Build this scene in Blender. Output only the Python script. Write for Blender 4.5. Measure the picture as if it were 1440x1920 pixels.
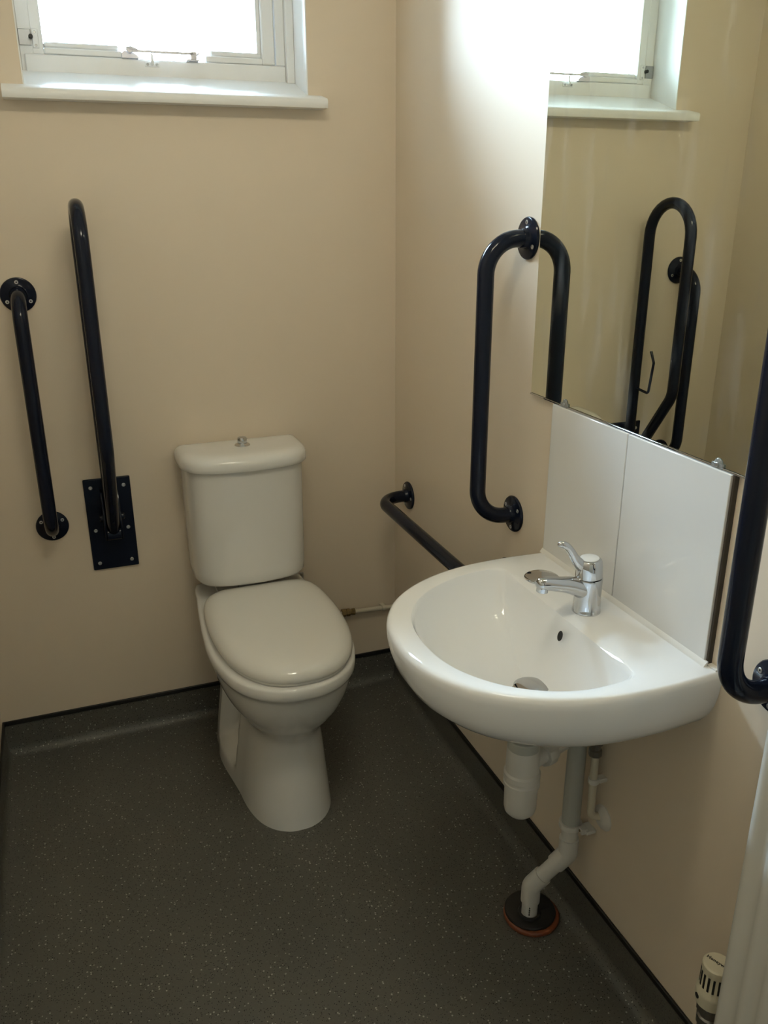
import bpy, bmesh, math, random
from mathutils import Vector, Matrix

S = bpy.context.scene
for o in list(bpy.data.objects):
    bpy.data.objects.remove(o)
C = S.collection
PI = math.pi
random.seed(7)

# ------------------------------------------------------------------ camera
cd = bpy.data.cameras.new('camera')
cam = bpy.data.objects.new('camera', cd)
C.objects.link(cam)
cd.sensor_fit = 'VERTICAL'
cd.sensor_height = 36.0
cd.lens = 1587.6 / 1920 * 36.0
cd.clip_start = 0.02
YAW, PITCH, ROLL = 0.36355, 0.35534, -0.00244
fw = Vector((math.sin(YAW) * math.cos(PITCH), math.cos(YAW) * math.cos(PITCH), -math.sin(PITCH)))
rt = Vector((math.cos(YAW), -math.sin(YAW), 0))
up = rt.cross(fw)
r2 = rt * math.cos(ROLL) + up * math.sin(ROLL)
u2 = up * math.cos(ROLL) - rt * math.sin(ROLL)
m = Matrix((r2, u2, -fw)).transposed().to_4x4()
m.translation = Vector((-0.90515, -2.28475, 1.49464))
cam.matrix_world = m
S.camera = cam

# ------------------------------------------------------------------ sky, exposure
SKY = 162.0
LAMP = 47.0
S.view_settings.view_transform = 'Standard'
S.view_settings.look = 'None'
S.view_settings.exposure = 0.06
S.view_settings.gamma = 1.0
S.view_settings.use_curve_mapping = False
w = bpy.data.worlds.new('overcast_sky')
S.world = w
w.use_nodes = True
nt = w.node_tree
nt.nodes.clear()
wo = nt.nodes.new('ShaderNodeOutputWorld')
bg = nt.nodes.new('ShaderNodeBackground')
tc = nt.nodes.new('ShaderNodeTexCoord')
sx = nt.nodes.new('ShaderNodeSeparateXYZ')
rmp = nt.nodes.new('ShaderNodeValToRGB')
mp = nt.nodes.new('ShaderNodeMapRange')
mp.inputs['From Min'].default_value = -1
nt.links.new(tc.outputs['Generated'], sx.inputs[0])
nt.links.new(sx.outputs['Z'], mp.inputs['Value'])
nt.links.new(mp.outputs['Result'], rmp.inputs[0])
e = rmp.color_ramp.elements
e[0].position = 0.47
e[0].color = (0.060, 0.064, 0.056, 1)
e[1].position = 0.505
e[1].color = (0.225, 0.288, 0.350, 1)
e2 = e.new(1.0)
e2.color = (0.63, 0.81, 1.0, 1)
nt.links.new(rmp.outputs[0], bg.inputs[0])
bg.inputs[1].default_value = SKY
nt.links.new(bg.outputs[0], wo.inputs[0])

# window portal: only guides sampling of the sky through the opening
pl = bpy.data.lights.new('window_portal', 'AREA')
pl.shape = 'RECTANGLE'
pl.size, pl.size_y = 0.66, 0.55
pl.cycles.is_portal = True
po = bpy.data.objects.new('window_portal', pl)
C.objects.link(po)
po.location = (-0.575, 0.20, 2.02)
po.rotation_euler = (-PI / 2, 0, 0)     # faces -y, into the room


# ------------------------------------------------------------------ materials
def mat(name, col, rough=0.4, metal=0.0, spec=0.5, coat=0.0, var=0.0, scale=6.0, bump=0.0, bscale=60.0, rvar=0.0):
    M = bpy.data.materials.new(name)
    M.use_nodes = True
    n = M.node_tree.nodes
    l = M.node_tree.links
    b = n['Principled BSDF']
    b.inputs['Base Color'].default_value = (*col, 1)
    b.inputs['Roughness'].default_value = rough
    b.inputs['Metallic'].default_value = metal
    b.inputs['Specular IOR Level'].default_value = spec
    b.inputs['Coat Weight'].default_value = coat
    b.inputs['Coat Roughness'].default_value = 0.06
    t = n.new('ShaderNodeTexCoord')
    if var or rvar:
        no = n.new('ShaderNodeTexNoise')
        no.inputs['Scale'].default_value = scale
        no.inputs['Detail'].default_value = 4
        l.new(t.outputs['Object'], no.inputs['Vector'])
        if var:
            mx = n.new('ShaderNodeMix')
            mx.data_type = 'RGBA'
            mx.inputs['A'].default_value = (*[c * (1 - var) for c in col], 1)
            mx.inputs['B'].default_value = (*[min(1, c * (1 + var)) for c in col], 1)
            l.new(no.outputs['Fac'], mx.inputs['Factor'])
            l.new(mx.outputs['Result'], b.inputs['Base Color'])
        if rvar:
            mr = n.new('ShaderNodeMapRange')
            mr.inputs['To Min'].default_value = rough - rvar
            mr.inputs['To Max'].default_value = rough + rvar
            l.new(no.outputs['Fac'], mr.inputs['Value'])
            l.new(mr.outputs['Result'], b.inputs['Roughness'])
    if bump:
        bn = n.new('ShaderNodeTexNoise')
        bn.inputs['Scale'].default_value = bscale
        bn.inputs['Detail'].default_value = 3
        l.new(t.outputs['Object'], bn.inputs['Vector'])
        bu = n.new('ShaderNodeBump')
        bu.inputs['Strength'].default_value = bump
        bu.inputs['Distance'].default_value = 0.002
        l.new(bn.outputs['Fac'], bu.inputs['Height'])
        l.new(bu.outputs['Normal'], b.inputs['Normal'])
    return M


M_wall = mat('cream_wall_sheet', (0.76, 0.655, 0.525), 0.46, spec=0.25, var=0.02, scale=2.0, rvar=0.03)
M_ceil = mat('ceiling_paint', (0.80, 0.79, 0.75), 0.8, var=0.02)
M_reveal = mat('white_reveal_paint', (0.87, 0.87, 0.86), 0.45, var=0.02)
M_frame = mat('white_gloss_paint', (0.84, 0.84, 0.83), 0.3, var=0.05, scale=14, bump=0.06, bscale=30)
M_ceramic = mat('white_glazed_ceramic', (0.80, 0.79, 0.76), 0.06, coat=0.3, var=0.01)
M_basin = mat('white_basin_glaze', (0.90, 0.90, 0.90), 0.05, coat=0.3, var=0.01)
M_seat = mat('white_seat_plastic', (0.78, 0.76, 0.71), 0.07, coat=0.2, var=0.01)
M_navy = mat('navy_gloss_coating', (0.006, 0.009, 0.020), 0.14, spec=0.22, var=0.15, scale=20, bump=0.03, bscale=150)
M_steel = mat('zinc_screw_steel', (0.55, 0.55, 0.55), 0.3, metal=1.0, var=0.1, scale=80)
M_chrome = mat('polished_chrome', (0.60, 0.61, 0.63), 0.05, metal=1.0, var=0.02)
M_black = mat('black_plastic_trim', (0.008, 0.008, 0.008), 0.4, var=0.1, scale=30)
M_hole = mat('dark_opening', (0.004, 0.004, 0.004), 0.6, var=0.1)
M_plastic = mat('white_pipe_plastic', (0.66, 0.64, 0.60), 0.32, var=0.03, scale=12)
M_greypipe = mat('pale_grey_pipe_plastic', (0.46, 0.47, 0.44), 0.35, var=0.03, scale=12)
M_cream = mat('yellowed_white_paint', (0.60, 0.55, 0.44), 0.4, var=0.05, scale=25)
M_brass = mat('tarnished_brass', (0.33, 0.25, 0.13), 0.35, metal=0.9, var=0.25, scale=60)
M_rubber = mat('black_rubber', (0.010, 0.010, 0.010), 0.5, var=0.2, scale=40, bump=0.2, bscale=200)
M_clay = mat('terracotta_clay', (0.20, 0.055, 0.022), 0.3, var=0.3, scale=40, bump=0.3, bscale=120)
M_tile = mat('white_glazed_tile', (0.74, 0.73, 0.71), 0.05, coat=0.2, var=0.01)
M_backing = mat('brown_grey_tile_backing', (0.055, 0.045, 0.035), 0.7, var=0.25, scale=50)
M_sealant = mat('white_sealant', (0.80, 0.78, 0.74), 0.3, var=0.03)
M_rad = mat('radiator_enamel', (0.66, 0.64, 0.58), 0.25, var=0.02)
M_nickel = mat('nickel_valve_body', (0.30, 0.29, 0.28), 0.28, metal=1.0, var=0.2, scale=70)
M_trv = mat('cream_valve_plastic', (0.62, 0.57, 0.43), 0.4, var=0.03)
M_print = mat('black_print', (0.01, 0.01, 0.01), 0.5, var=0.1)
M_clear = mat('clear_clip_plastic', (0.75, 0.77, 0.76), 0.08, var=0.02)
M_clear.node_tree.nodes['Principled BSDF'].inputs['Transmission Weight'].default_value = 0.75
M_edge = mat('mirror_glass_edge', (0.16, 0.20, 0.19), 0.12, metal=0.6, var=0.1)
M_stay = mat('pale_stay_metal', (0.70, 0.68, 0.72), 0.35, metal=0.3, var=0.08, scale=60)
M_hinge = mat('grey_hinge_metal', (0.40, 0.41, 0.42), 0.35, metal=0.7, var=0.1, scale=50)
M_door = mat('cream_door_paint', (0.60, 0.55, 0.44), 0.35, var=0.02)


def floor_material():
    M = mat('grey_flecked_safety_vinyl', (0.036, 0.036, 0.033), 0.42, spec=0.4)
    n = M.node_tree.nodes
    l = M.node_tree.links
    b = n['Principled BSDF']
    t = n.new('ShaderNodeTexCoord')
    cur = None
    base = n.new('ShaderNodeTexNoise')
    base.inputs['Scale'].default_value = 5
    base.inputs['Detail'].default_value = 5
    l.new(t.outputs['Object'], base.inputs['Vector'])
    bm_ = n.new('ShaderNodeMix')
    bm_.data_type = 'RGBA'
    bm_.inputs['A'].default_value = (0.084, 0.081, 0.071, 1)
    bm_.inputs['B'].default_value = (0.120, 0.115, 0.098, 1)
    l.new(base.outputs['Fac'], bm_.inputs['Factor'])
    cur = bm_.outputs['Result']
    # sparse pale flakes and finer grit: voronoi cells picked by their random colour
    for sc, size, keep, col in ((150, 0.28, 0.86, (0.36, 0.35, 0.31, 1)), (330, 0.30, 0.82, (0.14, 0.135, 0.12, 1)),
                                (300, 0.34, 0.72, (0.010, 0.010, 0.010, 1)), (70, 0.12, 0.86, (0.30, 0.29, 0.26, 1))):
        v = n.new('ShaderNodeTexVoronoi')
        v.inputs['Scale'].default_value = sc
        l.new(t.outputs['Object'], v.inputs['Vector'])
        lt = n.new('ShaderNodeMath')
        lt.operation = 'LESS_THAN'
        lt.inputs[1].default_value = size
        l.new(v.outputs['Distance'], lt.inputs[0])
        s = n.new('ShaderNodeSeparateColor')
        l.new(v.outputs['Color'], s.inputs[0])
        gt = n.new('ShaderNodeMath')
        gt.operation = 'GREATER_THAN'
        gt.inputs[1].default_value = keep
        l.new(s.outputs[0], gt.inputs[0])
        mu = n.new('ShaderNodeMath')
        mu.operation = 'MULTIPLY'
        l.new(lt.outputs[0], mu.inputs[0])
        l.new(gt.outputs[0], mu.inputs[1])
        mx = n.new('ShaderNodeMix')
        mx.data_type = 'RGBA'
        mx.inputs['B'].default_value = col
        l.new(cur, mx.inputs['A'])
        l.new(mu.outputs[0], mx.inputs['Factor'])
        cur = mx.outputs['Result']
    l.new(cur, b.inputs['Base Color'])
    bn = n.new('ShaderNodeTexNoise')
    bn.inputs['Scale'].default_value = 220
    l.new(t.outputs['Object'], bn.inputs['Vector'])
    bu = n.new('ShaderNodeBump')
    bu.inputs['Strength'].default_value = 0.12
    bu.inputs['Distance'].default_value = 0.002
    l.new(bn.outputs['Fac'], bu.inputs['Height'])
    l.new(bu.outputs['Normal'], b.inputs['Normal'])
    return M


M_floor = floor_material()


def pane_material():
    M = bpy.data.materials.new('window_glass')
    M.use_nodes = True
    n = M.node_tree.nodes
    l = M.node_tree.links
    n.clear()
    o = n.new('ShaderNodeOutputMaterial')
    mx = n.new('ShaderNodeMixShader')
    tr = n.new('ShaderNodeBsdfTransparent')
    tr.inputs[0].default_value = (0.93, 0.96, 0.96, 1)
    gl = n.new('ShaderNodeBsdfGlossy')
    gl.inputs['Roughness'].default_value = 0.02
    fr = n.new('ShaderNodeFresnel')
    fr.inputs[0].default_value = 1.45
    l.new(fr.outputs[0], mx.inputs[0])
    l.new(tr.outputs[0], mx.inputs[1])
    l.new(gl.outputs[0], mx.inputs[2])
    l.new(mx.outputs[0], o.inputs[0])
    return M


M_pane = pane_material()


def mirror_material():
    # slightly green-yellow silvered glass with wiped smears
    M = bpy.data.materials.new('silvered_mirror_glass')
    M.use_nodes = True
    n = M.node_tree.nodes
    l = M.node_tree.links
    b = n['Principled BSDF']
    b.inputs['Base Color'].default_value = (0.80, 0.83, 0.72, 1)
    b.inputs['Metallic'].default_value = 1.0
    b.inputs['Roughness'].default_value = 0.008
    d = n.new('ShaderNodeBsdfDiffuse')
    d.inputs[0].default_value = (0.75, 0.76, 0.78, 1)
    t = n.new('ShaderNodeTexCoord')
    mpn = n.new('ShaderNodeMapping')
    mpn.inputs['Scale'].default_value = (1, 16, 3.0)
    mpn.inputs['Rotation'].default_value = (0.25, 0, 0)
    no = n.new('ShaderNodeTexNoise')
    no.inputs['Scale'].default_value = 1.6
    no.inputs['Detail'].default_value = 2
    l.new(t.outputs['Object'], mpn.inputs[0])
    l.new(mpn.outputs[0], no.inputs['Vector'])
    mr = n.new('ShaderNodeMapRange')
    mr.inputs['From Min'].default_value = 0.55
    mr.inputs['From Max'].default_value = 0.80
    mr.inputs['To Min'].default_value = 0.0
    mr.inputs['To Max'].default_value = 0.10
    l.new(no.outputs['Fac'], mr.inputs['Value'])
    mx = n.new('ShaderNodeMixShader')
    l.new(mr.outputs['Result'], mx.inputs[0])
    l.new(b.outputs[0], mx.inputs[1])
    l.new(d.outputs[0], mx.inputs[2])
    l.new(mx.outputs[0], n['Material Output'].inputs[0])
    return M


M_mirror = mirror_material()
M_lamp = mat('fluorescent_tube_glass', (0.9, 0.9, 0.9), 0.3, var=0.01)
_b = M_lamp.node_tree.nodes['Principled BSDF']
_b.inputs['Emission Color'].default_value = (1.0, 0.92, 0.70, 1)
_b.inputs['Emission Strength'].default_value = LAMP

# ------------------------------------------------------------------ mesh helpers
ORIGIN = {}


def BM():
    return bmesh.new()


def box(bm, x0, x1, y0, y1, z0, z1, rot=None, at=None):
    vs = [bm.verts.new((x, y, z)) for x in (x0, x1) for y in (y0, y1) for z in (z0, z1)]
    for f in ((0, 1, 3, 2), (4, 6, 7, 5), (0, 4, 5, 1), (2, 3, 7, 6), (0, 2, 6, 4), (1, 5, 7, 3)):
        bm.faces.new([vs[i] for i in f])
    if rot is not None:
        bmesh.ops.rotate(bm, verts=vs, cent=at, matrix=rot)
    return vs


def loft(bm, rings, cap0=True, cap1=True, closed=True):
    R = [[bm.verts.new(p) for p in r] for r in rings]
    n = len(R[0])
    for a, b in zip(R, R[1:]):
        for i in range(n if closed else n - 1):
            j = (i + 1) % n
            try:
                bm.faces.new((a[i], a[j], b[j], b[i]))
            except ValueError:
                pass
    if cap0:
        bm.faces.new(list(reversed(R[0])))
    if cap1:
        bm.faces.new(R[-1])
    return R


def frame_of(t):
    t = t.normalized()
    a = Vector((0, 0, 1)) if abs(t.z) < 0.9 else Vector((1, 0, 0))
    u = t.cross(a).normalized()
    return u, t.cross(u).normalized()


def tube(bm, pts, rad, seg=20, cap=True, squash=1.0):
    """sweep a circle along points; rad is a number or one per point"""
    pts = [Vector(p) for p in pts]
    if not isinstance(rad, (list, tuple)):
        rad = [rad] * len(pts)
    rings = []
    u = None
    for i, p in enumerate(pts):
        if i == 0:
            t = pts[1] - p
        elif i == len(pts) - 1:
            t = p - pts[-2]
        else:
            t = (pts[i + 1] - p).normalized() + (p - pts[i - 1]).normalized()
        t.normalize()
        if u is None:
            u, v = frame_of(t)
        else:
            u = (u - t * u.dot(t)).normalized()
            v = t.cross(u).normalized()
        rings.append([p + (u * math.cos(2 * PI * k / seg) + v * math.sin(2 * PI * k / seg) * squash) * rad[i] for k in range(seg)])
    loft(bm, rings, cap, cap)


def lathe(bm, prof, c, axis=(0, 0, 1), seg=32, cap=True):
    """prof: list of (radius, height along axis) from c"""
    c = Vector(c)
    ax = Vector(axis).normalized()
    u, v = frame_of(ax)
    rings = []
    for r, h in prof:
        r = max(r, 1e-4)
        rings.append([c + ax * h + (u * math.cos(2 * PI * k / seg) + v * math.sin(2 * PI * k / seg)) * r for k in range(seg)])
    loft(bm, rings, cap, cap)


def fillet(pts, r, n=10):
    pts = [Vector(p) for p in pts]
    out = [pts[0]]
    for a, b, c in zip(pts, pts[1:], pts[2:]):
        d1 = (a - b).normalized()
        d2 = (c - b).normalized()
        ang = d1.angle(d2)
        rr = r
        cut = rr / math.tan(ang / 2)
        lim = min((a - b).length, (c - b).length) * 0.98
        if cut > lim:
            cut = lim
            rr = cut * math.tan(ang / 2)
        cen = b + (d1 + d2).normalized() * (rr / math.sin(ang / 2))
        p0, p1 = b + d1 * cut, b + d2 * cut
        e0, e1 = p0 - cen, p1 - cen
        tot = e0.angle(e1)
        axn = e0.cross(e1).normalized()
        for k in range(n + 1):
            out.append(cen + Matrix.Rotation(tot * k / n, 3, axn) @ e0)
    out.append(pts[-1])
    res = [out[0]]
    for p in out[1:]:
        if (p - res[-1]).length > 1e-5:
            res.append(p)
    return res


def spline(pts, n=8, closed=True):
    """Catmull-Rom through 2D points"""
    out = []
    N = len(pts)
    for i in range(N if closed else N - 1):
        g = lambda k: pts[k % N] if closed else pts[min(max(k, 0), N - 1)]
        p0, p1, p2, p3 = g(i - 1), g(i), g(i + 1), g(i + 2)
        for k in range(n):
            t = k / n
            out.append(tuple(0.5 * (2 * p1[j] + (p2[j] - p0[j]) * t + (2 * p0[j] - 5 * p1[j] + 4 * p2[j] - p3[j]) * t * t
                                    + (3 * p1[j] - p0[j] - 3 * p2[j] + p3[j]) * t ** 3) for j in range(2)))
    if not closed:
        out.append(tuple(pts[-1]))
    return out


def thing(name, label, cat, loc, group=None, kind=None):
    o = bpy.data.objects.new(name, None)
    o.empty_display_size = 0.05
    C.objects.link(o)
    o.location = loc
    if label:
        o['label'] = label
    if cat:
        o['category'] = cat
    if group:
        o['group'] = group
    if kind:
        o['kind'] = kind
    ORIGIN[o.name] = Vector(loc)
    return o


def obj(name, bm, M, parent=None, label=None, cat=None, kind=None, group=None, ang=35, bevel=0, seg=2, flat=False, loc=None):
    bmesh.ops.remove_doubles(bm, verts=bm.verts, dist=1e-6)
    bmesh.ops.recalc_face_normals(bm, faces=bm.faces)
    org = ORIGIN[parent.name] if parent else Vector(loc or (0, 0, 0))
    bmesh.ops.translate(bm, verts=bm.verts, vec=-org)
    me = bpy.data.meshes.new(name)
    bm.to_mesh(me)
    bm.free()
    me.materials.append(M)
    if not flat:
        for p in me.polygons:
            p.use_smooth = True
        me.set_sharp_from_angle(angle=math.radians(ang))
    o = bpy.data.objects.new(name, me)
    C.objects.link(o)
    if parent:
        o.parent = parent
    else:
        o.location = org
    ORIGIN[o.name] = org
    if bevel:
        bv = o.modifiers.new('bevel', 'BEVEL')
        bv.width = bevel
        bv.segments = seg
        bv.limit_method = 'ANGLE'
        bv.angle_limit = math.radians(40)
    if label:
        o['label'] = label
    if cat:
        o['category'] = cat
    if kind:
        o['kind'] = kind
    if group:
        o['group'] = group
    return o


def bx(name, dims, M, parent=None, bevel=0, **k):
    bm = BM()
    box(bm, *dims)
    return obj(name, bm, M, parent, bevel=bevel, **k)


def screw(parent, c, axis, r=0.0048, h=0.0018, M=None):
    """small domed screw head with a recessed centre"""
    bm = BM()
    lathe(bm, [(r, 0), (r, h * .55), (r * .82, h), (r * .45, h), (r * .36, h * .35), (0, h * .3)], c, axis, seg=14)
    return obj('screw', bm, M or M_steel, parent)


# ------------------------------------------------------------------ room shell
LX = -1.19          # left wall
FY = -2.78          # wall behind the camera
H = 2.40
WX0, WX1, WZ0, WZ1 = -0.908, -0.238, 1.705, 2.26      # window opening

bx('floor', (LX - .1, .1, FY - .1, .1, -.1, 0), M_floor, kind='structure')
bx('ceiling', (LX - .1, .1, FY - .1, .1, H, H + .1), M_ceil, kind='structure')
bx('wall_right', (0, .1, FY - .1, .1, 0, H), M_wall, kind='structure')
bx('wall_left', (LX - .1, LX, FY - .1, .1, 0, H), M_wall, kind='structure')
bm = BM()
box(bm, LX, WX0, 0, .22, 0, H)
box(bm, WX1, 0, 0, .22, 0, H)
box(bm, WX0, WX1, 0, .22, 0, WZ0)
box(bm, WX0, WX1, 0, .22, WZ1, H)
obj('wall_back', bm, M_wall, kind='structure', flat=True)
bm = BM()
box(bm, LX, -1.08, FY - .1, FY, 0, H)
box(bm, -.22, 0, FY - .1, FY, 0, H)
box(bm, -1.08, -.22, FY - .1, FY, 2.04, H)
obj('wall_front', bm, M_wall, kind='structure', flat=True)

d1 = thing('door_1', None, None, (-.65, FY, 0), kind='structure')
bx('door_leaf', (-1.05, -.25, FY - .06, FY - .02, .005, 2.01), M_door, d1, bevel=.002)
for xx in ((-1.08, -1.05), (-.25, -.22)):
    bx('door_jamb', (xx[0], xx[1], FY - .1, FY, 0, 2.04), M_door, d1, bevel=.002)
bx('door_head', (-1.05, -.25, FY - .1, FY, 2.01, 2.04), M_door, d1, bevel=.002)
bm = BM()
tube(bm, fillet([(-.31, FY - .02, 1.0), (-.31, FY + .03, 1.0), (-.43, FY + .03, 1.0)], .015), .009, 14)
obj('door_handle', bm, M_navy, d1)


def cove(name, path_a, path_b, inward):
    """coved vinyl upstand: a skirting sheet that curves into the floor"""
    R, hgt, th = .028, .098, .003
    prof = [(0.0, 0.0), (.05, 0.0005)]
    for k in range(7):
        a = PI / 2 * k / 6
        prof.append((th + R - R * math.sin(a), .001 + R - R * math.cos(a)))
    prof += [(th, hgt), (0, hgt)]
    prof = [prof[0]] + prof[1:]
    bm = BM()
    a, b, inw = Vector(path_a), Vector(path_b), Vector(inward)
    loft(bm, [[a + inw * d + Vector((0, 0, z)) for d, z in prof], [b + inw * d + Vector((0, 0, z)) for d, z in prof]])
    return obj(name, bm, M_floor, kind='structure', ang=50)


cove('baseboard_back', (LX, 0, 0), (0, 0, 0), (0, -1, 0))
cove('baseboard_right', (0, 0, 0), (0, FY, 0), (-1, 0, 0))
cove('baseboard_left', (LX, 0, 0), (LX, FY, 0), (1, 0, 0))
bx('trim_1', (LX, 0, -.006, 0, .097, .110), M_black, kind='structure', bevel=.0015)
bx('trim_2', (-.006, 0, FY, 0, .097, .110), M_black, kind='structure', bevel=.0015)
bx('trim_3', (LX, LX + .006, FY, 0, .097, .110), M_black, kind='structure', bevel=.0015)

# ------------------------------------------------------------------ window
win = thing('window_1', None, None, (-.573, .1, 1.74), kind='structure')
# window board: nosed front edge, top falling towards the room
bm = BM()
pr = [(-.052, 1.705), (-.054, 1.710), (-.054, 1.722), (-.050, 1.727), (0, 1.738), (.13, 1.783), (.13, 1.705)]
nose = [(-.954, WX0), (-.203, WX1)]
loft(bm, [[(-.954, y, z) for y, z in pr[:5]] + [(-.954, 0, 1.705)], [(-.203, y, z) for y, z in pr[:5]] + [(-.203, 0, 1.705)]])
loft(bm, [[(WX0, 0, 1.7055), (WX0, 0, 1.738), (WX0, .21, 1.811), (WX0, .21, 1.7055)], [(WX1, 0, 1.7055), (WX1, 0, 1.738), (WX1, .21, 1.811), (WX1, .21, 1.7055)]])
obj('window_board', bm, M_reveal, win, ang=50)
# plastered reveal linings
bx('reveal_lining', (WX1 - .003, WX1, -.0015, .21, 1.72, WZ1), M_reveal, win)
bx('reveal_lining', (WX0, WX0 + .003, -.0015, .21, 1.72, WZ1), M_reveal, win)
bx('reveal_lining', (WX0, WX1, -.0015, .21, WZ1 - .003, WZ1), M_reveal, win)
# outer frame
FR = .118
bx('frame_sill_rail', (-.896, -.262, FR, .19, 1.772, 1.8165), M_frame, win, bevel=.003)
bx('frame_jamb', (-.905, -.8745, FR + .006, .19, 1.775, WZ1 - .003), M_frame, win, bevel=.002)
bx('frame_jamb', (-.286, -.262, FR + .004, .19, 1.817, WZ1 - .003), M_frame, win, bevel=.002)
bx('frame_jamb', (-.262, -.241, FR - .012, .19, 1.775, WZ1 - .003), M_frame, win, bevel=.002)
bx('frame_head', (-.876, -.286, FR + .004, .19, 2.212, WZ1 - .003), M_frame, win, bevel=.003)
# opening sash; its lower rail stops short either side of the stay
bx('sash_stile', (-.8765, -.851, FR + .007, .175, 1.8165, 2.215), M_frame, win, bevel=.002)
bx('sash_stile', (-.322, -.288, FR + .006, .175, 1.8175, 2.21), M_frame, win, bevel=.004)
bx('glazing_bead', (-.333, -.322, FR + .016, .165, 1.83, 2.19), M_frame, win, bevel=.002)
bx('sash_head', (-.851, -.322, FR + .010, .175, 2.19, 2.21), M_frame, win, bevel=.003)
bx('sash_rail', (-.851, -.672, FR + .004, .175, 1.8175, 1.832), M_frame, win, bevel=.003)
bx('sash_rail', (-.468, -.322, FR + .004, .175, 1.8175, 1.832), M_frame, win, bevel=.003)
bx('glazing_bead', (-.851, -.678, FR + .014, .165, 1.832, 1.846), M_frame, win, bevel=.005)
bx('glazing_bead', (-.455, -.322, FR + .014, .165, 1.832, 1.846), M_frame, win, bevel=.005)
bx('window_pane', (-.853, -.320, .150, .154, 1.817, 2.20), M_pane, win)
# pivot plate on the left stile, with the grey plate on the jamb
bx('hinge_plate', (-.904, -.877, FR + .002, FR + .0065, 1.834, 1.868), M_hinge, win, bevel=.001)
hp = bx('hinge_leaf', (-.8745, -.860, FR + .004, FR + .011, 1.829, 1.870), M_frame, win, bevel=.002)
screw(hp, (-.867, FR + .004, 1.863), (0, -1, 0), .003, .001)
screw(hp, (-.867, FR + .004, 1.835), (0, -1, 0), .003, .001)
bm = BM()
lathe(bm, [(.005, 0), (.005, .012), (.003, .014), (0, .014)], (-.877, FR + .006, 1.852), (0, -1, 0), 14)
obj('hinge_pin', bm, M_black, win)
# casement stay
st = bx('stay_bar', (-.650, -.500, FR - .016, FR - .010, 1.8290, 1.8345), M_stay, win, bevel=.0015, label='flat bar of the casement stay')
bm = BM()
wl = [(-.674, 1.8165), (-.674, 1.827), (-.668, 1.8325), (-.652, 1.8315), (-.640, 1.826), (-.634, 1.820), (-.634, 1.8165)]
loft(bm, [[(x, FR - .008, z) for x, z in wl], [(x, FR + .012, z) for x, z in wl]])
lathe(bm, [(.0075, 0), (.008, .004), (.006, .008)], (-.655, FR - .009, 1.8335), (0, -1, 0), 14)
tube(bm, [(-.664, FR - .012, 1.836), (-.652, FR - .014, 1.837), (-.636, FR - .013, 1.833)], [.004, .005, .0035], 10)
obj('stay_pivot', bm, M_stay, st, bevel=.0008)
bm = BM()
box(bm, -.518, -.488, FR - .014, FR + .014, 1.8165, 1.8195)
box(bm, -.509, -.494, FR - .016, FR - .004, 1.8195, 1.8365)
tube(bm, [(-.496, FR - .008, 1.829), (-.484, FR - .012, 1.8345)], [.003, .0015], 8)
obj('stay_end', bm, M_stay, st, bevel=.001)
bm = BM()
lathe(bm, [(.0035, 0), (.0028, .014), (.002, .018)], (-.603, FR - .010, 1.811), (0, 0, 1), 10)
box(bm, -.620, -.586, FR - .004, FR, 1.800, 1.811)
tube(bm, [(-.603, FR - .004, 1.806), (-.603, FR - .012, 1.808), (-.603, FR - .012, 1.813)], .004, 8)
pg = obj('stay_peg', bm, M_frame, win, bevel=.001)
screw(pg, (-.614, FR - .004, 1.805), (0, -1, 0), .0034, .0012, M_hinge)
screw(pg, (-.592, FR - .004, 1.805), (0, -1, 0), .0034, .0012, M_hinge)

# ------------------------------------------------------------------ ceiling lamp (above the frame)
lp = thing('ceiling_light', 'white twin tube ceiling light over the middle of the room', 'light', (-.60, -1.42, H))
bx('housing', (-.86, -.34, -1.51, -1.33, H - .035, H), M_reveal, lp, bevel=.006)
for yy in (-1.47, -1.37):
    bm = BM()
    tube(bm, [(-.82, yy, H - .065), (-.38, yy, H - .065)], .013, 16)
    obj('lamp_tube', bm, M_lamp, lp)
for x0 in (-.84, -.38):
    bx('lamp_holder', (x0, x0 + .02, -1.49, -1.35, H - .085, H - .035), M_reveal, lp, bevel=.003)

# ------------------------------------------------------------------ toilet
TX = -.479
tl = thing('toilet', 'white close-coupled toilet with closed lid against the back wall', 'toilet', (TX, 0, 0))


def half(pts):
    """half outline (u,v) from the back centre to the front centre -> closed smooth outline"""
    full = pts + [(-u, v) for u, v in reversed(pts[1:-1])]
    return spline(full, 6)


RIM = half([(0, .02), (.09, .02), (.142, .022), (.155, .05), (.160, .11), (.169, .19), (.180, .33), (.182, .42), (.172, .515), (.146, .597), (.104, .652), (.05, .682), (0, .688)])


def ring(out, hw, vf, vb, z, hw0=.182, vf0=.688, vb0=.02, cx=TX):
    return [(cx + u * hw / hw0, -(vb + (v - vb0) / (vf0 - vb0) * (vf - vb)), z) for u, v in out]


def interp(keys, z):
    for a, b in zip(keys, keys[1:]):
        if a[0] >= z >= b[0]:
            t = (a[0] - z) / (a[0] - b[0])
            return [p + (q - p) * t for p, q in zip(a[1:], b[1:])]
    return list(keys[-1][1:])


def smooth(a, b, x):
    t = min(1, max(0, (x - a) / (b - a)))
    return t * t * (3 - 2 * t)


bm = BM()
rings = [ring(RIM, .166, .660, .03, .4545), ring(RIM, .175, .669, .022, .4535), ring(RIM, .179, .673, .02, .448),
         ring(RIM, .179, .673, .02, .428), ring(RIM, .177, .670, .02, .421), ring(RIM, .171, .663, .022, .418)]
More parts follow.
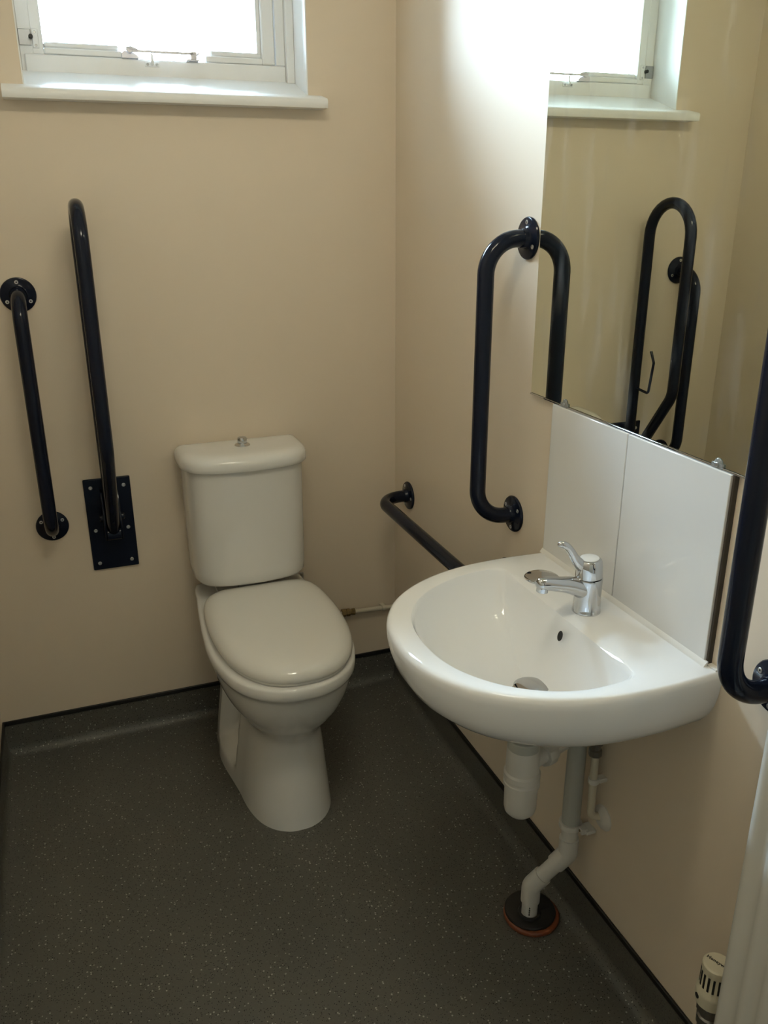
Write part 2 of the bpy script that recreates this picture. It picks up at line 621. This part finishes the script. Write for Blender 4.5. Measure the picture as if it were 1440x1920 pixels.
# z: half width, front, back
keys = [(.418, .170, .661, .022), (.39, .167, .657, .025), (.36, .160, .648, .03), (.325, .147, .630, .04), (.292, .129, .606, .05),
        (.265, .111, .580, .065), (.246, .100, .564, .08), (.230, .0965, .558, .09), (.205, .0985, .560, .09), (.15, .104, .571, .10), (.06, .113, .589, .10), (.0, .118, .599, .10)]
zz = [.405, .393, .38, .365, .35, .338, .326, .314, .304, .296, .288, .278, .268, .255, .24, .225, .21, .195, .18, .165, .15, .135, .12, .105, .09, .075, .06, .045, .03, .015, .0]
for z in zz:
    hw, vf, vb = interp(keys, z)
    rr = []
    for u, v in RIM:
        uu = u * hw / .182
        vv = vb + (v - .02) / .668 * (vf - vb)
        # foot is fuller towards the back than the rim outline
        t = smooth(.27, .205, z)
        back = smooth(.42, .20, vv)
        uu *= 1 + t * back * .28
        # hollow on each flank behind the front column
        hol = smooth(.04, .075, z) * smooth(.36, .29, z) * smooth(.17, .205, vv) * smooth(.36, .325, vv)
        if abs(uu) > .04:
            uu -= math.copysign(min(.052, abs(uu) - .04), uu) * hol
        rr.append((TX + uu - .006 * smooth(.26, .0, z), -vv, z))
    rings.append(rr)
loft(bm, rings)
obj('pan', bm, M_ceramic, tl, ang=60)

# seat ring under the lid, then the lid
LID = half([(0, .150), (.06, .150), (.112, .157), (.146, .182), (.163, .235), (.171, .335), (.169, .43), (.155, .520), (.126, .592), (.082, .642), (.034, .662), (0, .664)])
LC = .42


def inset(out, d, z, cv=LC, w=.17, cx=TX + .005):
    s = 1 - d / w
    return [(cx + u * s, -(cv + (v - cv) * (1 - d / .26)), z) for u, v in out]


bm = BM()
loft(bm, [inset(LID, .010, 0.4545), inset(LID, .006, 0.4560), inset(LID, .006, 0.4615), inset(LID, .010, 0.4625)])
obj('seat', bm, M_seat, tl)
bm = BM()
loft(bm, [inset(LID, d_, z_) for d_, z_ in ((.010, .4625), (.003, .4635), (.0005, .466), (0, .470), (.0008, .475), (.0035, .481), (.0085, .4865), (.015, .491), (.023, .4945),
                                            (.033, .497), (.045, .4988), (.062, .500), (.09, .5008), (.13, .5012), (.16, .5013))])
obj('seat_lid', bm, M_seat, tl, ang=60)
for s in (-1, 1):
    bm = BM()
    tube(bm, [(TX + s * .055, -.141, .4585), (TX + s * .095, -.141, .4585)], .0065, 14)
    lathe(bm, [(.011, 0), (.011, .006), (.008, .008)], (TX + s * .075, -.132, .4542), (0, 0, 1), 16)
    obj('seat_hinge', bm, M_chrome, tl)

CIS = half([(0, .012), (.08, .012), (.146, .012), (.158, .018), (.1605, .035), (.1605, .080), (.157, .119), (.143, .154), (.115, .177), (.065, .190), (0, .194)])


def cring(d, z, k=1.0):
    return [(TX - .001 + u * (1 - d / .16) * k, -max(.004, .1 + (v - .1) * (1 - d / .095)), z) for u, v in CIS]


bm = BM()
loft(bm, [cring(.03, .5005, .97), cring(.014, .5015, .975), cring(.006, .505, .98), cring(.001, .513, .98), cring(.0, .535, .982), cring(0, .70, .992), cring(0, .828, 1.0)])
obj('cistern', bm, M_ceramic, tl, ang=60)
bm = BM()
loft(bm, [cring(d_, z_) for d_, z_ in ((-.002, .828), (-.009, .829), (-.012, .832), (-.0122, .840), (-.012, .847), (-.0105, .853), (-.0075, .8585), (-.003, .863), (.003, .8665), (.011, .869),
                                       (.022, .8704), (.04, .8711), (.065, .8714), (.085, .8715))])
obj('cistern_lid', bm, M_ceramic, tl, ang=60)
bm = BM()
lathe(bm, [(.0205, 0), (.021, .002), (.019, .0045), (.0150, .006), (.0135, .008)], (TX, -.094, .8706), seg=28)
pb = obj('button_collar', bm, M_chrome, tl)
bm = BM()
lathe(bm, [(.0120, 0), (.0130, .002), (.0130, .012), (.0112, .0155), (.004, .0165), (0, .0166)], (TX, -.094, .8780), seg=28)
obj('flush_button', bm, M_chrome, pb)
bm = BM()
box(bm, TX - .10, TX + .10, -.150, -.03, .4540, .462)
box(bm, TX - .04, TX + .04, -.13, -.04, .46, .508)
obj('cistern_gasket', bm, M_ceramic, tl, bevel=.003)

# ------------------------------------------------------------------ grab rails
TR = .0172


def flange(parent, c, n, rot=0.0, sc=1.0):
    """round wall flange with three screws; n = wall normal"""
    c, n = Vector(c), Vector(n)
    bm = BM()
    lathe(bm, [(.041 * sc, 0), (.0415 * sc, .003), (.040 * sc, .0055), (.036 * sc, .007), (.0235, .0078), (.0205, .010), (.0190, .016), (.018, .018)], c, n, 40)
    fl = obj('flange', bm, M_navy, parent)
    e1 = Vector((0, 0, 1))
    e2 = n.cross(e1)
    for k in range(3):
        a = rot + 2 * PI * k / 3
        screw(fl, c + (e1 * math.cos(a) + e2 * math.sin(a)) * .0305 + n * .0066, n, .0046, .0017)
    return fl


def grab_rail(name, label, a, b, n, off=.093, rot=(0, PI), bend=.068):
    a, b, n = Vector(a), Vector(b), Vector(n)
    t = thing(name, label, 'grab rail', (a if a.z < b.z else b))
    bm = BM()
    tube(bm, fillet([a + n * .004, a + n * off, b + n * off, b + n * .004], bend, 14), TR, 28)
    obj('rail_tube', bm, M_navy, t)
    flange(t, a, n, rot[0])
    flange(t, b, n, rot[1])
    return t


nR, nB = (-1, 0, 0), (0, -1, 0)
grab_rail('grab_rail', 'navy vertical grab rail on the back wall, leftmost in the room, beside the drop-down rail',
          (-.983, 0, 1.276), (-.983, 0, .676), nB, .090)
grab_rail('grab_rail', 'navy vertical grab rail between the room corner and the left edge of the mirror',
          (0, -.726, 1.418), (0, -.726, .830), nR, .094)
grab_rail('grab_rail', 'navy vertical grab rail right of the basin, cut by the right edge of the photo',
          (0, -1.497, 1.418), (0, -1.497, .830), nR, .094, rot=(0, PI))
grab_rail('grab_rail', 'low horizontal navy grab rail running behind the wash basin',
          (0, -.113, .674), (0, -.713, .674), nR, .094, rot=(.5, .5))

# drop-down rail folded up against the back wall
HX = -.831
dr = thing('drop_down_rail', 'folded-up navy drop-down support rail on a screwed rectangular plate', 'support rail', (HX, 0, .532))
bx('backplate', (-.894, -.773, -.007, 0, .532, .794), M_navy, dr, bevel=.003)
for sx_ in (-.876, -.791):
    for z_ in (.770, .648, .552):
        screw(dr, (sx_, -.0068, z_), (0, -1, 0), .0052, .0018)
arc = [(HX, -.130 - .093 * math.cos(PI - k * PI / 16), 1.386 + .093 * math.sin(k * PI / 16)) for k in range(17)]
path = [(HX, -.037, .640)] + [(HX, -.037, .9)] + arc + fillet([(HX, -.223, 1.38), (HX, -.223, .925), (HX, -.118, .765), (HX, -.046, .652)], .08, 10)[1:]
bm = BM()
tube(bm, path, .0165, 26)
obj('rail_loop', bm, M_navy, dr)
for s in (-1, 1):
    bm = BM()
    x0 = HX + s * .0175
    x1 = HX + s * .0235
    pr = [(-.006, .765), (-.030, .762), (-.058, .725), (-.066, .690), (-.066, .655), (-.050, .632), (-.006, .625)]
    loft(bm, [[(x0, y, z) for y, z in pr], [(x1, y, z) for y, z in pr]])
    ck = obj('hinge_cheek', bm, M_navy, dr, bevel=.0015)
    bm = BM()
    lathe(bm, [(.010, 0), (.010, .006), (.007, .009), (0, .0095)], (x1, -.040, .694), (s, 0, 0), 16)
    obj('hinge_bolt', bm, M_navy, ck)
bm = BM()
tube(bm, [(HX - .0175, -.048, .650), (HX + .0175, -.048, .650)], .0185, 20)
obj('hinge_barrel', bm, M_navy, dr)
bm = BM()
tube(bm, fillet([(HX, -.045, .917), (HX, -.109, .911), (HX, -.121, 1.010), (HX, -.103, 1.043)], .010, 6), .0042, 12)
obj('toilet_roll_hook', bm, M_navy, dr)

# ------------------------------------------------------------------ wash basin
BY, BZ = -1.1345, .798
bs = thing('wash_basin', 'white wall-hung wash basin with rounded front', 'basin', (0, BY, .65))
outh = [(0, .261), (.05, .265), (.10, .2670), (.16, .265), (.21, .2585), (.262, .245), (.31, .224), (.352, .197), (.388, .163), (.415, .122), (.433, .078), (.441, .035), (.4425, 0)]
inh_front = [(.150, .2205), (.180, .2225), (.225, .219), (.268, .205), (.305, .185), (.338, .158), (.364, .125), (.383, .088), (.394, .045), (.3975, 0)]


def poly_sym(h):
    """(depth, half) list from the wall to the front centre -> closed polygon in (x, y)"""
    a = [(-d, hw) for d, hw in h]
    return a + [(-d, -hw) for d, hw in reversed(h[:-1])]


def refine(h, n=5):
    return spline(h, n, closed=False)


OUT = poly_sym(refine(outh))
# back edge of the bowl is nearly straight with tight corners
INN = poly_sym([(.1275, 0.0), (.1278, .06), (.128, .12), (.129, .17), (.130, .196), (.132, .206), (.136, .213), (.142, .218)] + refine(inh_front))
# the front of the bowl opening sits a few millimetres nearer the door
INN = [(x_, y_ - .007 * smooth(.14, .28, -x_)) for x_, y_ in INN]
BC = Vector((-.225, 0))


def ray_poly(poly, th):
    d = Vector((math.cos(th), math.sin(th)))
    best = None
    N = len(poly)
    for i in range(N):
        p, q = Vector(poly[i]), Vector(poly[(i + 1) % N])
        e_ = q - p
        den = d.x * e_.y - d.y * e_.x
        if abs(den) < 1e-12:
            continue
        w_ = p - BC
        t = (w_.x * e_.y - w_.y * e_.x) / den
        s = (w_.x * d.y - w_.y * d.x) / den
        if t > 0 and -1e-9 <= s <= 1 + 1e-9:
            if best is None or t > best:
                best = t
    return BC + d * best


ths = [2 * PI * k / 144 for k in range(144)]
for cx_, cy_ in ((0, .261), (0, -.261)):
    ths.append(math.atan2(cy_ - BC.y, cx_ - BC.x) % (2 * PI))
for cx_, cy_ in ((-.132, .206), (-.132, -.206), (-.138, .215), (-.138, -.215)):
    ths.append(math.atan2(cy_ - BC.y, cx_ - BC.x) % (2 * PI))
ths = sorted(set(round(t, 5) for t in ths))
po_ = [ray_poly(OUT, t) for t in ths]
pi_ = [ray_poly(INN, t) for t in ths]


def oring(s, z, fix=0.0):
    """outer body ring: shrinks away from front and sides, stays on the wall"""
    r = []
    for p in po_:
        x = p.x * (1 - s / .44)
        y = p.y * (1 - s / .36)
        r.append((x if p.x < -.0005 else 0.0, BY + y, z))
    return r


WST = Vector((-.195, 0))


def iring(f, z):
    return [((p.x + (WST.x - p.x) * f), BY + p.y + (WST.y - p.y) * f, z) for p in pi_]


def mixring(f, z):
    return [(a.x + (b.x - a.x) * f, BY + a.y + (b.y - a.y) * f, z) for a, b in zip(po_, pi_)]


bm = BM()
rings = [oring(.20, .640), oring(.16, .642), oring(.115, .652), oring(.075, .670), oring(.045, .690), oring(.024, .710), oring(.010, .733), oring(.003, .756), oring(0, .776), oring(0, .788)]
rings += [oring(.002, .7935), oring(.006, .797), oring(.011, .798)]
rings += [mixring(.5, .798), mixring(.86, .7978), mixring(.95, .7965), iring(.0, .793), iring(.012, .786), iring(.03, .776)]
for f, z in ((.08, .757), (.15, .737), (.25, .717), (.36, .703), (.5, .688), (.64, .677), (.78, .668), (.88, .664)):
    rings.append(iring(f, z))
loft(bm, rings)
obj('bowl', bm, M_basin, bs, ang=38)
# overflow slot, click waste, blanked tap hole
n_o = Vector((-.85, 0, .5)).normalized()
bm = BM()
lathe(bm, [(.0062, 0), (.0066, .0012), (.0060, .0018), (.0045, .0015)], (-.1405, BY - .018, .7655), (-.9, 0, .42), 20)
for v_ in bm.verts:
    v_.co.z = .7655 + (v_.co.z - .7655) * 1.55
obj('overflow_slot', bm, M_hole, bs)
bm = BM()
lathe(bm, [(.034, -.004), (.036, 0), (.034, .002), (.022, .003)], (WST.x, BY - .0195, .6635), seg=36)
wc = obj('waste_ring', bm, M_chrome, bs)
bm = BM()
lathe(bm, [(.012, 0), (.012, .008), (.029, .009), (.0315, .0105), (.0312, .012), (.026, .0135), (.012, .0142), (0, .0143)], (WST.x, BY - .0195, .6645), seg=36)
obj('waste_plug', bm, M_chrome, wc)
bm = BM()
lathe(bm, [(.034, 0), (.034, .0015), (.031, .0035), (.012, .0045), (0, .0047)], (-.082, -.987, .798), seg=36)
obj('tap_hole_cover', bm, M_chrome, bs)

# ------------------------------------------------------------------ mixer tap
TY = -1.137
tp = thing('mixer_tap', 'chrome single lever mixer tap on the back ledge of the basin', 'tap', (-.080, TY, BZ))
bm = BM()
lathe(bm, [(.0255, 0), (.0255, .003), (.0245, .005), (.0240, .030), (.0240, .050), (.0245, .064), (.0240, .0665), (.021, .067)], (-.080, TY, BZ), seg=40)
obj('tap_body', bm, M_chrome, tp)
bm = BM()
sp = spline([(-.076, .838), (-.096, .846), (-.118, .8545), (-.140, .8600), (-.162, .8650), (-.178, .8670), (-.186, .8670)], 4, closed=False)
tube(bm, [(x, TY, z) for x, z in sp], [.0215, .0210, .0205, .0200, .019, .0180, .0172, .0164, .0156, .015, .0145, .014, .0137, .0134, .0131, .0128, .0126, .0124, .0122, .012, .0118, .0112, .010, .0080, .0045], 24, squash=1.0)
spt = obj('spout', bm, M_chrome, tp, ang=60)
bm = BM()
lathe(bm, [(.0105, 0), (.0105, .008), (.0085, .0095), (.006, .006)], (-.174, TY, .8600), (-.12, 0, -1), 24)
obj('aerator', bm, M_chrome, spt)
bm = BM()
lathe(bm, [(.0215, 0), (.0238, .001), (.0240, .004), (.0232, .020), (.0222, .0300), (.0208, .0330), (.019, .0342), (.012, .0346), (0, .0348)], (-.0805, TY, .8655), (-.05, 0, 1), seg=40)
lc = obj('lever_cap', bm, M_chrome, tp)
bm = BM()
lathe(bm, [(.0168, 0), (.0168, .0014), (.015, .002), (0, .0022)], (-.0822, TY, .9000), (-.05, 0, 1), seg=36)
obj('cap_reflection', bm, M_tile, lc, label='white disc painted in for the reflection on top of the chrome lever cap')  # bright reflection on the chrome top, put in as a white disc
bm = BM()
sp = spline([(-.088, .882), (-.103, .893), (-.113, .905), (-.121, .918), (-.130, .929), (-.140, .935), (-.149, .936)], 4, closed=False)
tube(bm, [(x, TY, z) for x, z in sp], [.0125, .0122, .0118, .0112, .0106, .010, .0095, .009, .0086, .0082, .008, .0078, .0076, .0074, .0073, .0072, .0072, .0071, .007, .0069, .0066, .0061, .0054, .0042, .002], 20)
obj('lever', bm, M_chrome, lc, ang=60)

# ------------------------------------------------------------------ tiled splashback
sb = thing('splashback', 'two white glazed tiles standing on the basin under the mirror', 'splashback', (0, -1.119, BZ))
bx('tile', (-.0125, -.004, -1.1165, -.8735, .801, 1.1135), M_tile, sb, bevel=.0012)
bx('tile', (-.0125, -.004, -1.3650, -1.1185, .801, 1.1135), M_tile, sb, bevel=.0012)
bx('tile_backing', (-.0085, 0, -1.3690, -.8715, .799, 1.1135), M_backing, sb)
bm = BM()
loft(bm, [[(-.012, y, .7975), (-.0185, y, .798), (-.0175, y, .8005), (-.0125, y, .806), (-.010, y, .806)] for y in (-1.372, -.872)])
box(bm, -.010, 0, -1.390, -1.369, .7975, .8005)
obj('sealant_bead', bm, M_sealant, sb)

# ------------------------------------------------------------------ mirror
mi = thing('wall_mirror', 'frameless wall mirror above the basin on the right wall', 'mirror', (0, -1.134, 1.117))
bx('mirror_back', (-.0052, 0, -1.490, -.778, 1.117, 2.02), M_edge, mi, bevel=.0005)
bm = BM()
v4 = [bm.verts.new((-.0060, y, z)) for y, z in ((-1.4895, 1.1175), (-.7785, 1.1175), (-.7785, 2.0195), (-1.4895, 2.0195))]
v5 = [bm.verts.new((-.0050, y, z)) for y, z in ((-1.4895, 1.1175), (-.7785, 1.1175), (-.7785, 2.0195), (-1.4895, 2.0195))]
bm.faces.new(v4)
bm.faces.new(list(reversed(v5)))
for i in range(4):
    bm.faces.new((v4[i], v4[(i + 1) % 4], v5[(i + 1) % 4], v5[i]))
obj('mirror_glass', bm, M_mirror, mi, flat=True)
bx('edge_channel', (-.0085, 0, -1.490, -.778, 1.1137, 1.1170), M_chrome, mi, bevel=.0006)
for yc in (-.908, -1.330):
    bm = BM()
    box(bm, -.0092, -.0062, yc - .012, yc + .012, 1.114, 1.122)
    lathe(bm, [(.0085, 0), (.0080, .0016), (.006, .0026), (0, .003)], (-.0062, yc, 1.1215), (-1, 0, 0), 20)
    cl = obj('mirror_clip', bm, M_clear, mi, bevel=.0008)
    screw(cl, (-.0092, yc, 1.1195), (-1, 0, 0), .0036, .0012)

# ------------------------------------------------------------------ basin waste
wp = thing('waste_pipe', 'white plastic bottle trap and waste pipe under the basin', 'pipe', (-.035, -1.088, .0))
TXp, TYp = -.193, -1.140
bm = BM()
lathe(bm, [(.019, 0), (.019, .045), (.019, .1045)], (TXp, TYp, .535), seg=28)
obj('trap_inlet', bm, M_plastic, wp)
bm = BM()
lathe(bm, [(.021, 0), (.030, 0), (.0305, .004), (.0305, .018), (.029, .020), (.021, .020)], (TXp, TYp, .538), seg=28)
obj('trap_nut', bm, M_greypipe, wp)
bm = BM()
lathe(bm, [(.0, 0), (.014, .001), (.023, .004), (.029, .011), (.0310, .020), (.0315, .060), (.0320, .068), (.0345, .070), (.0345, .078), (.0330, .080), (.0330, .085), (.0345, .087), (.0345, .098), (.0315, .102), (.0310, .150), (.029, .154), (.020, .156)], (TXp, TYp, .386), seg=32)
obj('bottle_trap', bm, M_plastic, wp)
PX, PY = -.036, -1.088
out = Vector((PX - TXp, PY - TYp, 0)).normalized()
bm = BM()
a_ = Vector((TXp, TYp, .494))
tube(bm, fillet([a_ + out * .015, Vector((PX, PY, .497)), (PX, PY, .45)], .03, 8), .0165, 20)
obj('trap_outlet', bm, M_plastic, wp)
bm = BM()
lathe(bm, [(.018, 0), (.0245, 0), (.0250, .003), (.0250, .022), (.023, .026), (.018, .026)], a_ + out * .055, out, 10)
obj('outlet_nut', bm, M_plastic, wp)
bm = BM()
tube(bm, [(PX, PY, .545), (PX, PY, .272)], .0190, 24)
obj('pipe_length', bm, M_greypipe, wp, label='upper grey length of waste pipe')
bm = BM()
tube(bm, [(PX, PY, .276), (PX, PY, .225)], .0172, 24)
obj('pipe_length', bm, M_plastic, wp)
PE = Vector((PX, PY, .196))          # upper elbow corner
QE = Vector((-.096, -1.051, .094))   # lower elbow corner
dg = (QE - PE).normalized()
bm = BM()
tube(bm, fillet([(PX, PY, .236), PE, PE + dg * .040], .022, 8), .0205, 24)
obj('pipe_elbow', bm, M_plastic, wp)
bm = BM()
tube(bm, [PE + dg * .030, QE - dg * .030], .0172, 24)
pd = obj('pipe_length', bm, M_plastic, wp)
bm = BM()
tube(bm, fillet([QE - dg * .040, QE, (QE.x, QE.y, .054)], .022, 8), .0205, 24)
obj('pipe_elbow', bm, M_plastic, wp)
bm = BM()
tube(bm, [(QE.x, QE.y, .062), (QE.x, QE.y, .005)], .0172, 24)
pf = obj('pipe_length', bm, M_plastic, wp)
# faint printed marks running along the pipe ends
viewdir = Vector((-.80, -1.23, 0)).normalized()
side = Vector((-viewdir.y, viewdir.x, 0))
bm = BM()
zc = .056
for hgt in (.005, .003, .005, .003, .004):
    p = Vector((QE.x, QE.y, 0)) + (viewdir * .0168)
    box(bm, p.x - .0012, p.x + .0012, p.y - .0012, p.y + .0012, zc - hgt, zc)
    zc -= hgt + .0022
obj('pipe_print', bm, M_print, pf)
# pipe clip with its bracket to the wall
bm = BM()
lathe(bm, [(.0192, 0), (.0240, 0), (.0240, .012), (.0192, .012)], (PX, PY, .266), seg=28)
box(bm, -.022, 0, -1.128, -1.100, .268, .276)
box(bm, -.030, -.016, -1.122, -1.104, .266, .278)
pc = obj('pipe_clip', bm, M_plastic, wp, bevel=.001)
screw(pc, (-.030, -1.113, .272), (-1, 0, 0), .003, .001, M_brass)

# floor collar
fc = thing('drain_collar', 'black rubber seal on a terracotta drain collar around the pipe at floor level', 'drain collar', (-.088, -1.044, 0))
bm = BM()
lathe(bm, [(.0400, 0), (.0600, 0), (.0618, .004), (.0612, .0085), (.0590, .0110), (.0540, .0115), (.0400, .010), (.0400, 0)], (-.086, -1.044, 0), seg=48, cap=False)
random.seed(3)
for v_ in bm.verts:
    if v_.co.z > .003:
        v_.co.z += random.uniform(-.0012, .0012)
obj('terracotta_ring', bm, M_clay, fc, ang=60)
bm = BM()
rr = []
for r_, z_, k_ in ((.0555, .010, 0), (.0562, .0145, 0), (.0545, .0175, 0), (.050, .0185, 0), (.026, .0180, .9), (.0245, .0195, 1), (.0235, .0225, 1), (.0190, .0230, 1), (.0190, .010, 1)):
    cx_, cy_ = -.088 + (QE.x + .088) * k_, -1.041 + (QE.y + 1.041) * k_
    rr.append([(cx_ + r_ * math.cos(2 * PI * q / 48), cy_ + r_ * math.sin(2 * PI * q / 48), z_) for q in range(48)])
loft(bm, rr + [rr[0]], False, False)
obj('rubber_seal', bm, M_rubber, fc)

# ------------------------------------------------------------------ basin supply
sv = thing('supply_pipe', 'thin cream-painted water supply pipe with grey metal valve below the basin', 'pipe', (-.025, -1.138, .32))
SXp = -.026
bm = BM()
tube(bm, fillet([(SXp, -1.134, .485), (SXp, -1.138, .330), (0, -1.146, .322)], .012, 6), .0080, 18)
obj('pipe_length', bm, M_cream, sv)
bm = BM()
lathe(bm, [(.009, 0), (.013, .001), (.013, .014), (.010, .016), (.010, .024), (.0135, .026), (.0135, .040), (.010, .042), (.010, .052), (.013, .054), (.013, .068), (.007, .070)], (SXp, -1.133, .470), seg=8)
bv_ = obj('isolating_valve', bm, M_nickel, sv, ang=30)
bm = BM()
tube(bm, [(SXp, -1.133, .535), (SXp - .004, -1.132, .60), (-.045, -1.133, .6392)], .0065, 12)
obj('tap_tail', bm, M_steel, sv)
bm = BM()
lathe(bm, [(.0082, 0), (.0112, 0), (.0112, .011), (.0082, .011)], (SXp, -1.1365, .408), seg=20)
box(bm, SXp + .008, 0, -1.146, -1.130, .409, .418)
obj('pipe_clip', bm, M_plastic, sv, bevel=.001)
bm = BM()
lathe(bm, [(.0270, 0), (.0270, .002), (.024, .0055), (.015, .009), (.0105, .011), (.009, .0112)], (0, -1.146, .322), (-1, 0, 0), 28)
obj('wall_rose', bm, M_plastic, sv)

# ------------------------------------------------------------------ toilet fill pipe on the back wall
fp = thing('fill_pipe', 'thin cream-painted fill pipe with brass joint on the back wall behind the toilet', 'pipe', (-.14, -.02, .27))
bm = BM()
tube(bm, [(-.150, -.018, .2745), (-.0, -.018, .2675)], .0075, 16)
obj('pipe_length', bm, M_cream, fp)
bm = BM()
lathe(bm, [(.009, 0), (.0130, .001), (.0130, .012), (.0105, .014), (.0125, .016), (.0130, .026), (.0095, .028), (.0095, .034), (.0115, .035), (.0115, .043), (.0082, .045)], (-.186, -.018, .2762), (1, 0, -.045), 8)
obj('brass_joint', bm, M_brass, fp, ang=30)
bm = BM()
tube(bm, fillet([(-.184, -.018, .276), (-.3125, -.022, .282), (-.3125, -.030, .440)], .02, 6), .0060, 14)
obj('flexible_tail', bm, M_steel, fp)
bm = BM()
box(bm, -.052, -.040, -.018, 0, .262, .278)
lathe(bm, [(.0078, 0), (.0105, 0), (.0105, .011), (.0078, .011)], (-.0515, -.018, .2702), (1, 0, 0), 16)
obj('pipe_clip', bm, M_cream, fp)

# ------------------------------------------------------------------ radiator and its valve
rd = thing('radiator', 'white enamelled panel radiator on the right wall, cut off by the right edge', 'radiator', (-.06, -1.95, .12))
RY0, RY1, RZ0, RZ1 = -2.30, -1.575, .14, .87
bm = BM()
# front panel with pressed vertical flutes and a rolled outer edge
prof = [(RY1, -.084), (RY1, -.091), (RY1 - .004, -.095), (RY1 - .012, -.096), (RY1 - .019, -.0935), (RY1 - .026, -.090)]
y = RY1 - .034
while y > RY0 + .04:
    prof += [(y, -.090), (y - .006, -.096), (y - .018, -.096), (y - .024, -.090)]
    y -= .0333
prof += [(RY0 + .01, -.094), (RY0, -.090), (RY0, -.084)]
loft(bm, [[(x, yy, zz_) for yy, x in prof] for zz_ in (RZ0, RZ1)])
obj('front_panel', bm, M_rad, rd, ang=50)
bx('back_panel', (-.040, -.032, RY0, RY1 + .003, RZ0, RZ1), M_rad, rd, bevel=.002)
bm = BM()
y = RY1 - .02
k = 0
while y > RY0 + .02:
    box(bm, -.083, -.041, y - .0006, y + .0006, RZ0 + .03, RZ1 - .03)
    y -= .018
ff = obj('fins', bm, M_rad, rd)
ff['kind'] = 'stuff'
bx('top_grille', (-.092, -.034, RY0 - .002, RY1 + .002, RZ1, RZ1 + .012), M_rad, rd, bevel=.002)
bx('end_panel', (-.088, -.036, RY1 - .002, RY1 + .001, RZ0 + .01, RZ1), M_rad, rd, bevel=.001)
for yy in (-1.75, -2.15):
    bx('wall_bracket', (-.033, -.0008, yy - .015, yy + .015, RZ0 + .05, RZ1 - .08), M_rad, rd)

tv = thing('radiator_valve', 'cream thermostatic valve head with dark slots beside the radiator', 'valve', (-.060, -1.534, .11))
VX, VY = -.060, -1.5355
bm = BM()
lathe(bm, [(.0235, 0), (.0262, .003), (.0268, .022), (.0262, .028), (.0226, .033), (.0222, .066), (.0226, .070), (.0232, .0745), (.0225, .0785), (.020, .0805), (.010, .0810), (0, .0812)], (VX, VY, .285), seg=40)
vh = obj('valve_head', bm, M_trv, tv)
bm = BM()
cview = math.atan2(-.75, -.845)
for k in range(-7, 8):
    a = cview + k * .36
    c_ = Vector((VX + math.cos(a) * .0219, VY + math.sin(a) * .0219, 0))
    box(bm, -.0012, .0012, -.0017, .0017, .322, .350, None, None)
    vs = bm.verts[:] if False else None
    bm.verts.ensure_lookup_table()
    for v_ in bm.verts[-8:]:
        x, yv = v_.co.x, v_.co.y
        v_.co.x = c_.x + x * math.cos(a) - yv * math.sin(a)
        v_.co.y = c_.y + x * math.sin(a) + yv * math.cos(a)
obj('grip_slot', bm, M_hole, vh)
bm = BM()
a = cview - .95
lathe(bm, [(.0048, 0), (.0048, .001), (.0, .0012)], (VX + math.cos(a) * .0264, VY + math.sin(a) * .0264, .302), (math.cos(a), math.sin(a), 0), 16)
obj('index_mark', bm, M_hole, vh)
# maker's lettering on the top face
tcv = bpy.data.curves.new('lettering', 'FONT')
tcv.body = 'Honeywell'
tcv.size = .0085
tcv.align_x = 'CENTER'
tcv.align_y = 'CENTER'
tcv.extrude = .0002
tcv.offset = .00012
tmp = bpy.data.objects.new('lettering', tcv)
C.objects.link(tmp)
bpy.context.view_layer.update()
me = bpy.data.meshes.new_from_object(tmp.evaluated_get(bpy.context.evaluated_depsgraph_get()))
bpy.data.objects.remove(tmp)
bpy.data.curves.remove(tcv)
me.name = 'lettering'
me.transform(Matrix.Translation((VX, VY, .3664)) @ Matrix.Rotation(math.atan2(-.023, .009), 4, 'Z'))
me.transform(Matrix.Translation(-ORIGIN[vh.name]))
me.materials.clear()
me.materials.append(M_print)
lt = bpy.data.objects.new('lettering', me)
C.objects.link(lt)
lt.parent = vh
bm = BM()
lathe(bm, [(.016, 0), (.016, .006), (.0125, .009), (.0125, .016), (.0190, .018), (.0195, .034), (.017, .037), (.017, .044), (.0215, .046), (.0215, .060), (.019, .063)], (VX, VY, .222), seg=12)
obj('valve_body', bm, M_nickel, tv, ang=30)
bm = BM()
tube(bm, [(VX, VY, .238), (VX, RY1 + .001, .238)], .0125, 12)
lathe(bm, [(.013, 0), (.0165, 0), (.0165, .014), (.013, .016)], (VX, VY - .016, .238), (0, -1, 0), 6)
obj('valve_tail', bm, M_nickel, tv, ang=30)
bm = BM()
tube(bm, [(VX, VY, .228), (VX, VY, .0)], .0075, 14)
obj('feed_pipe', bm, M_cream, tv)
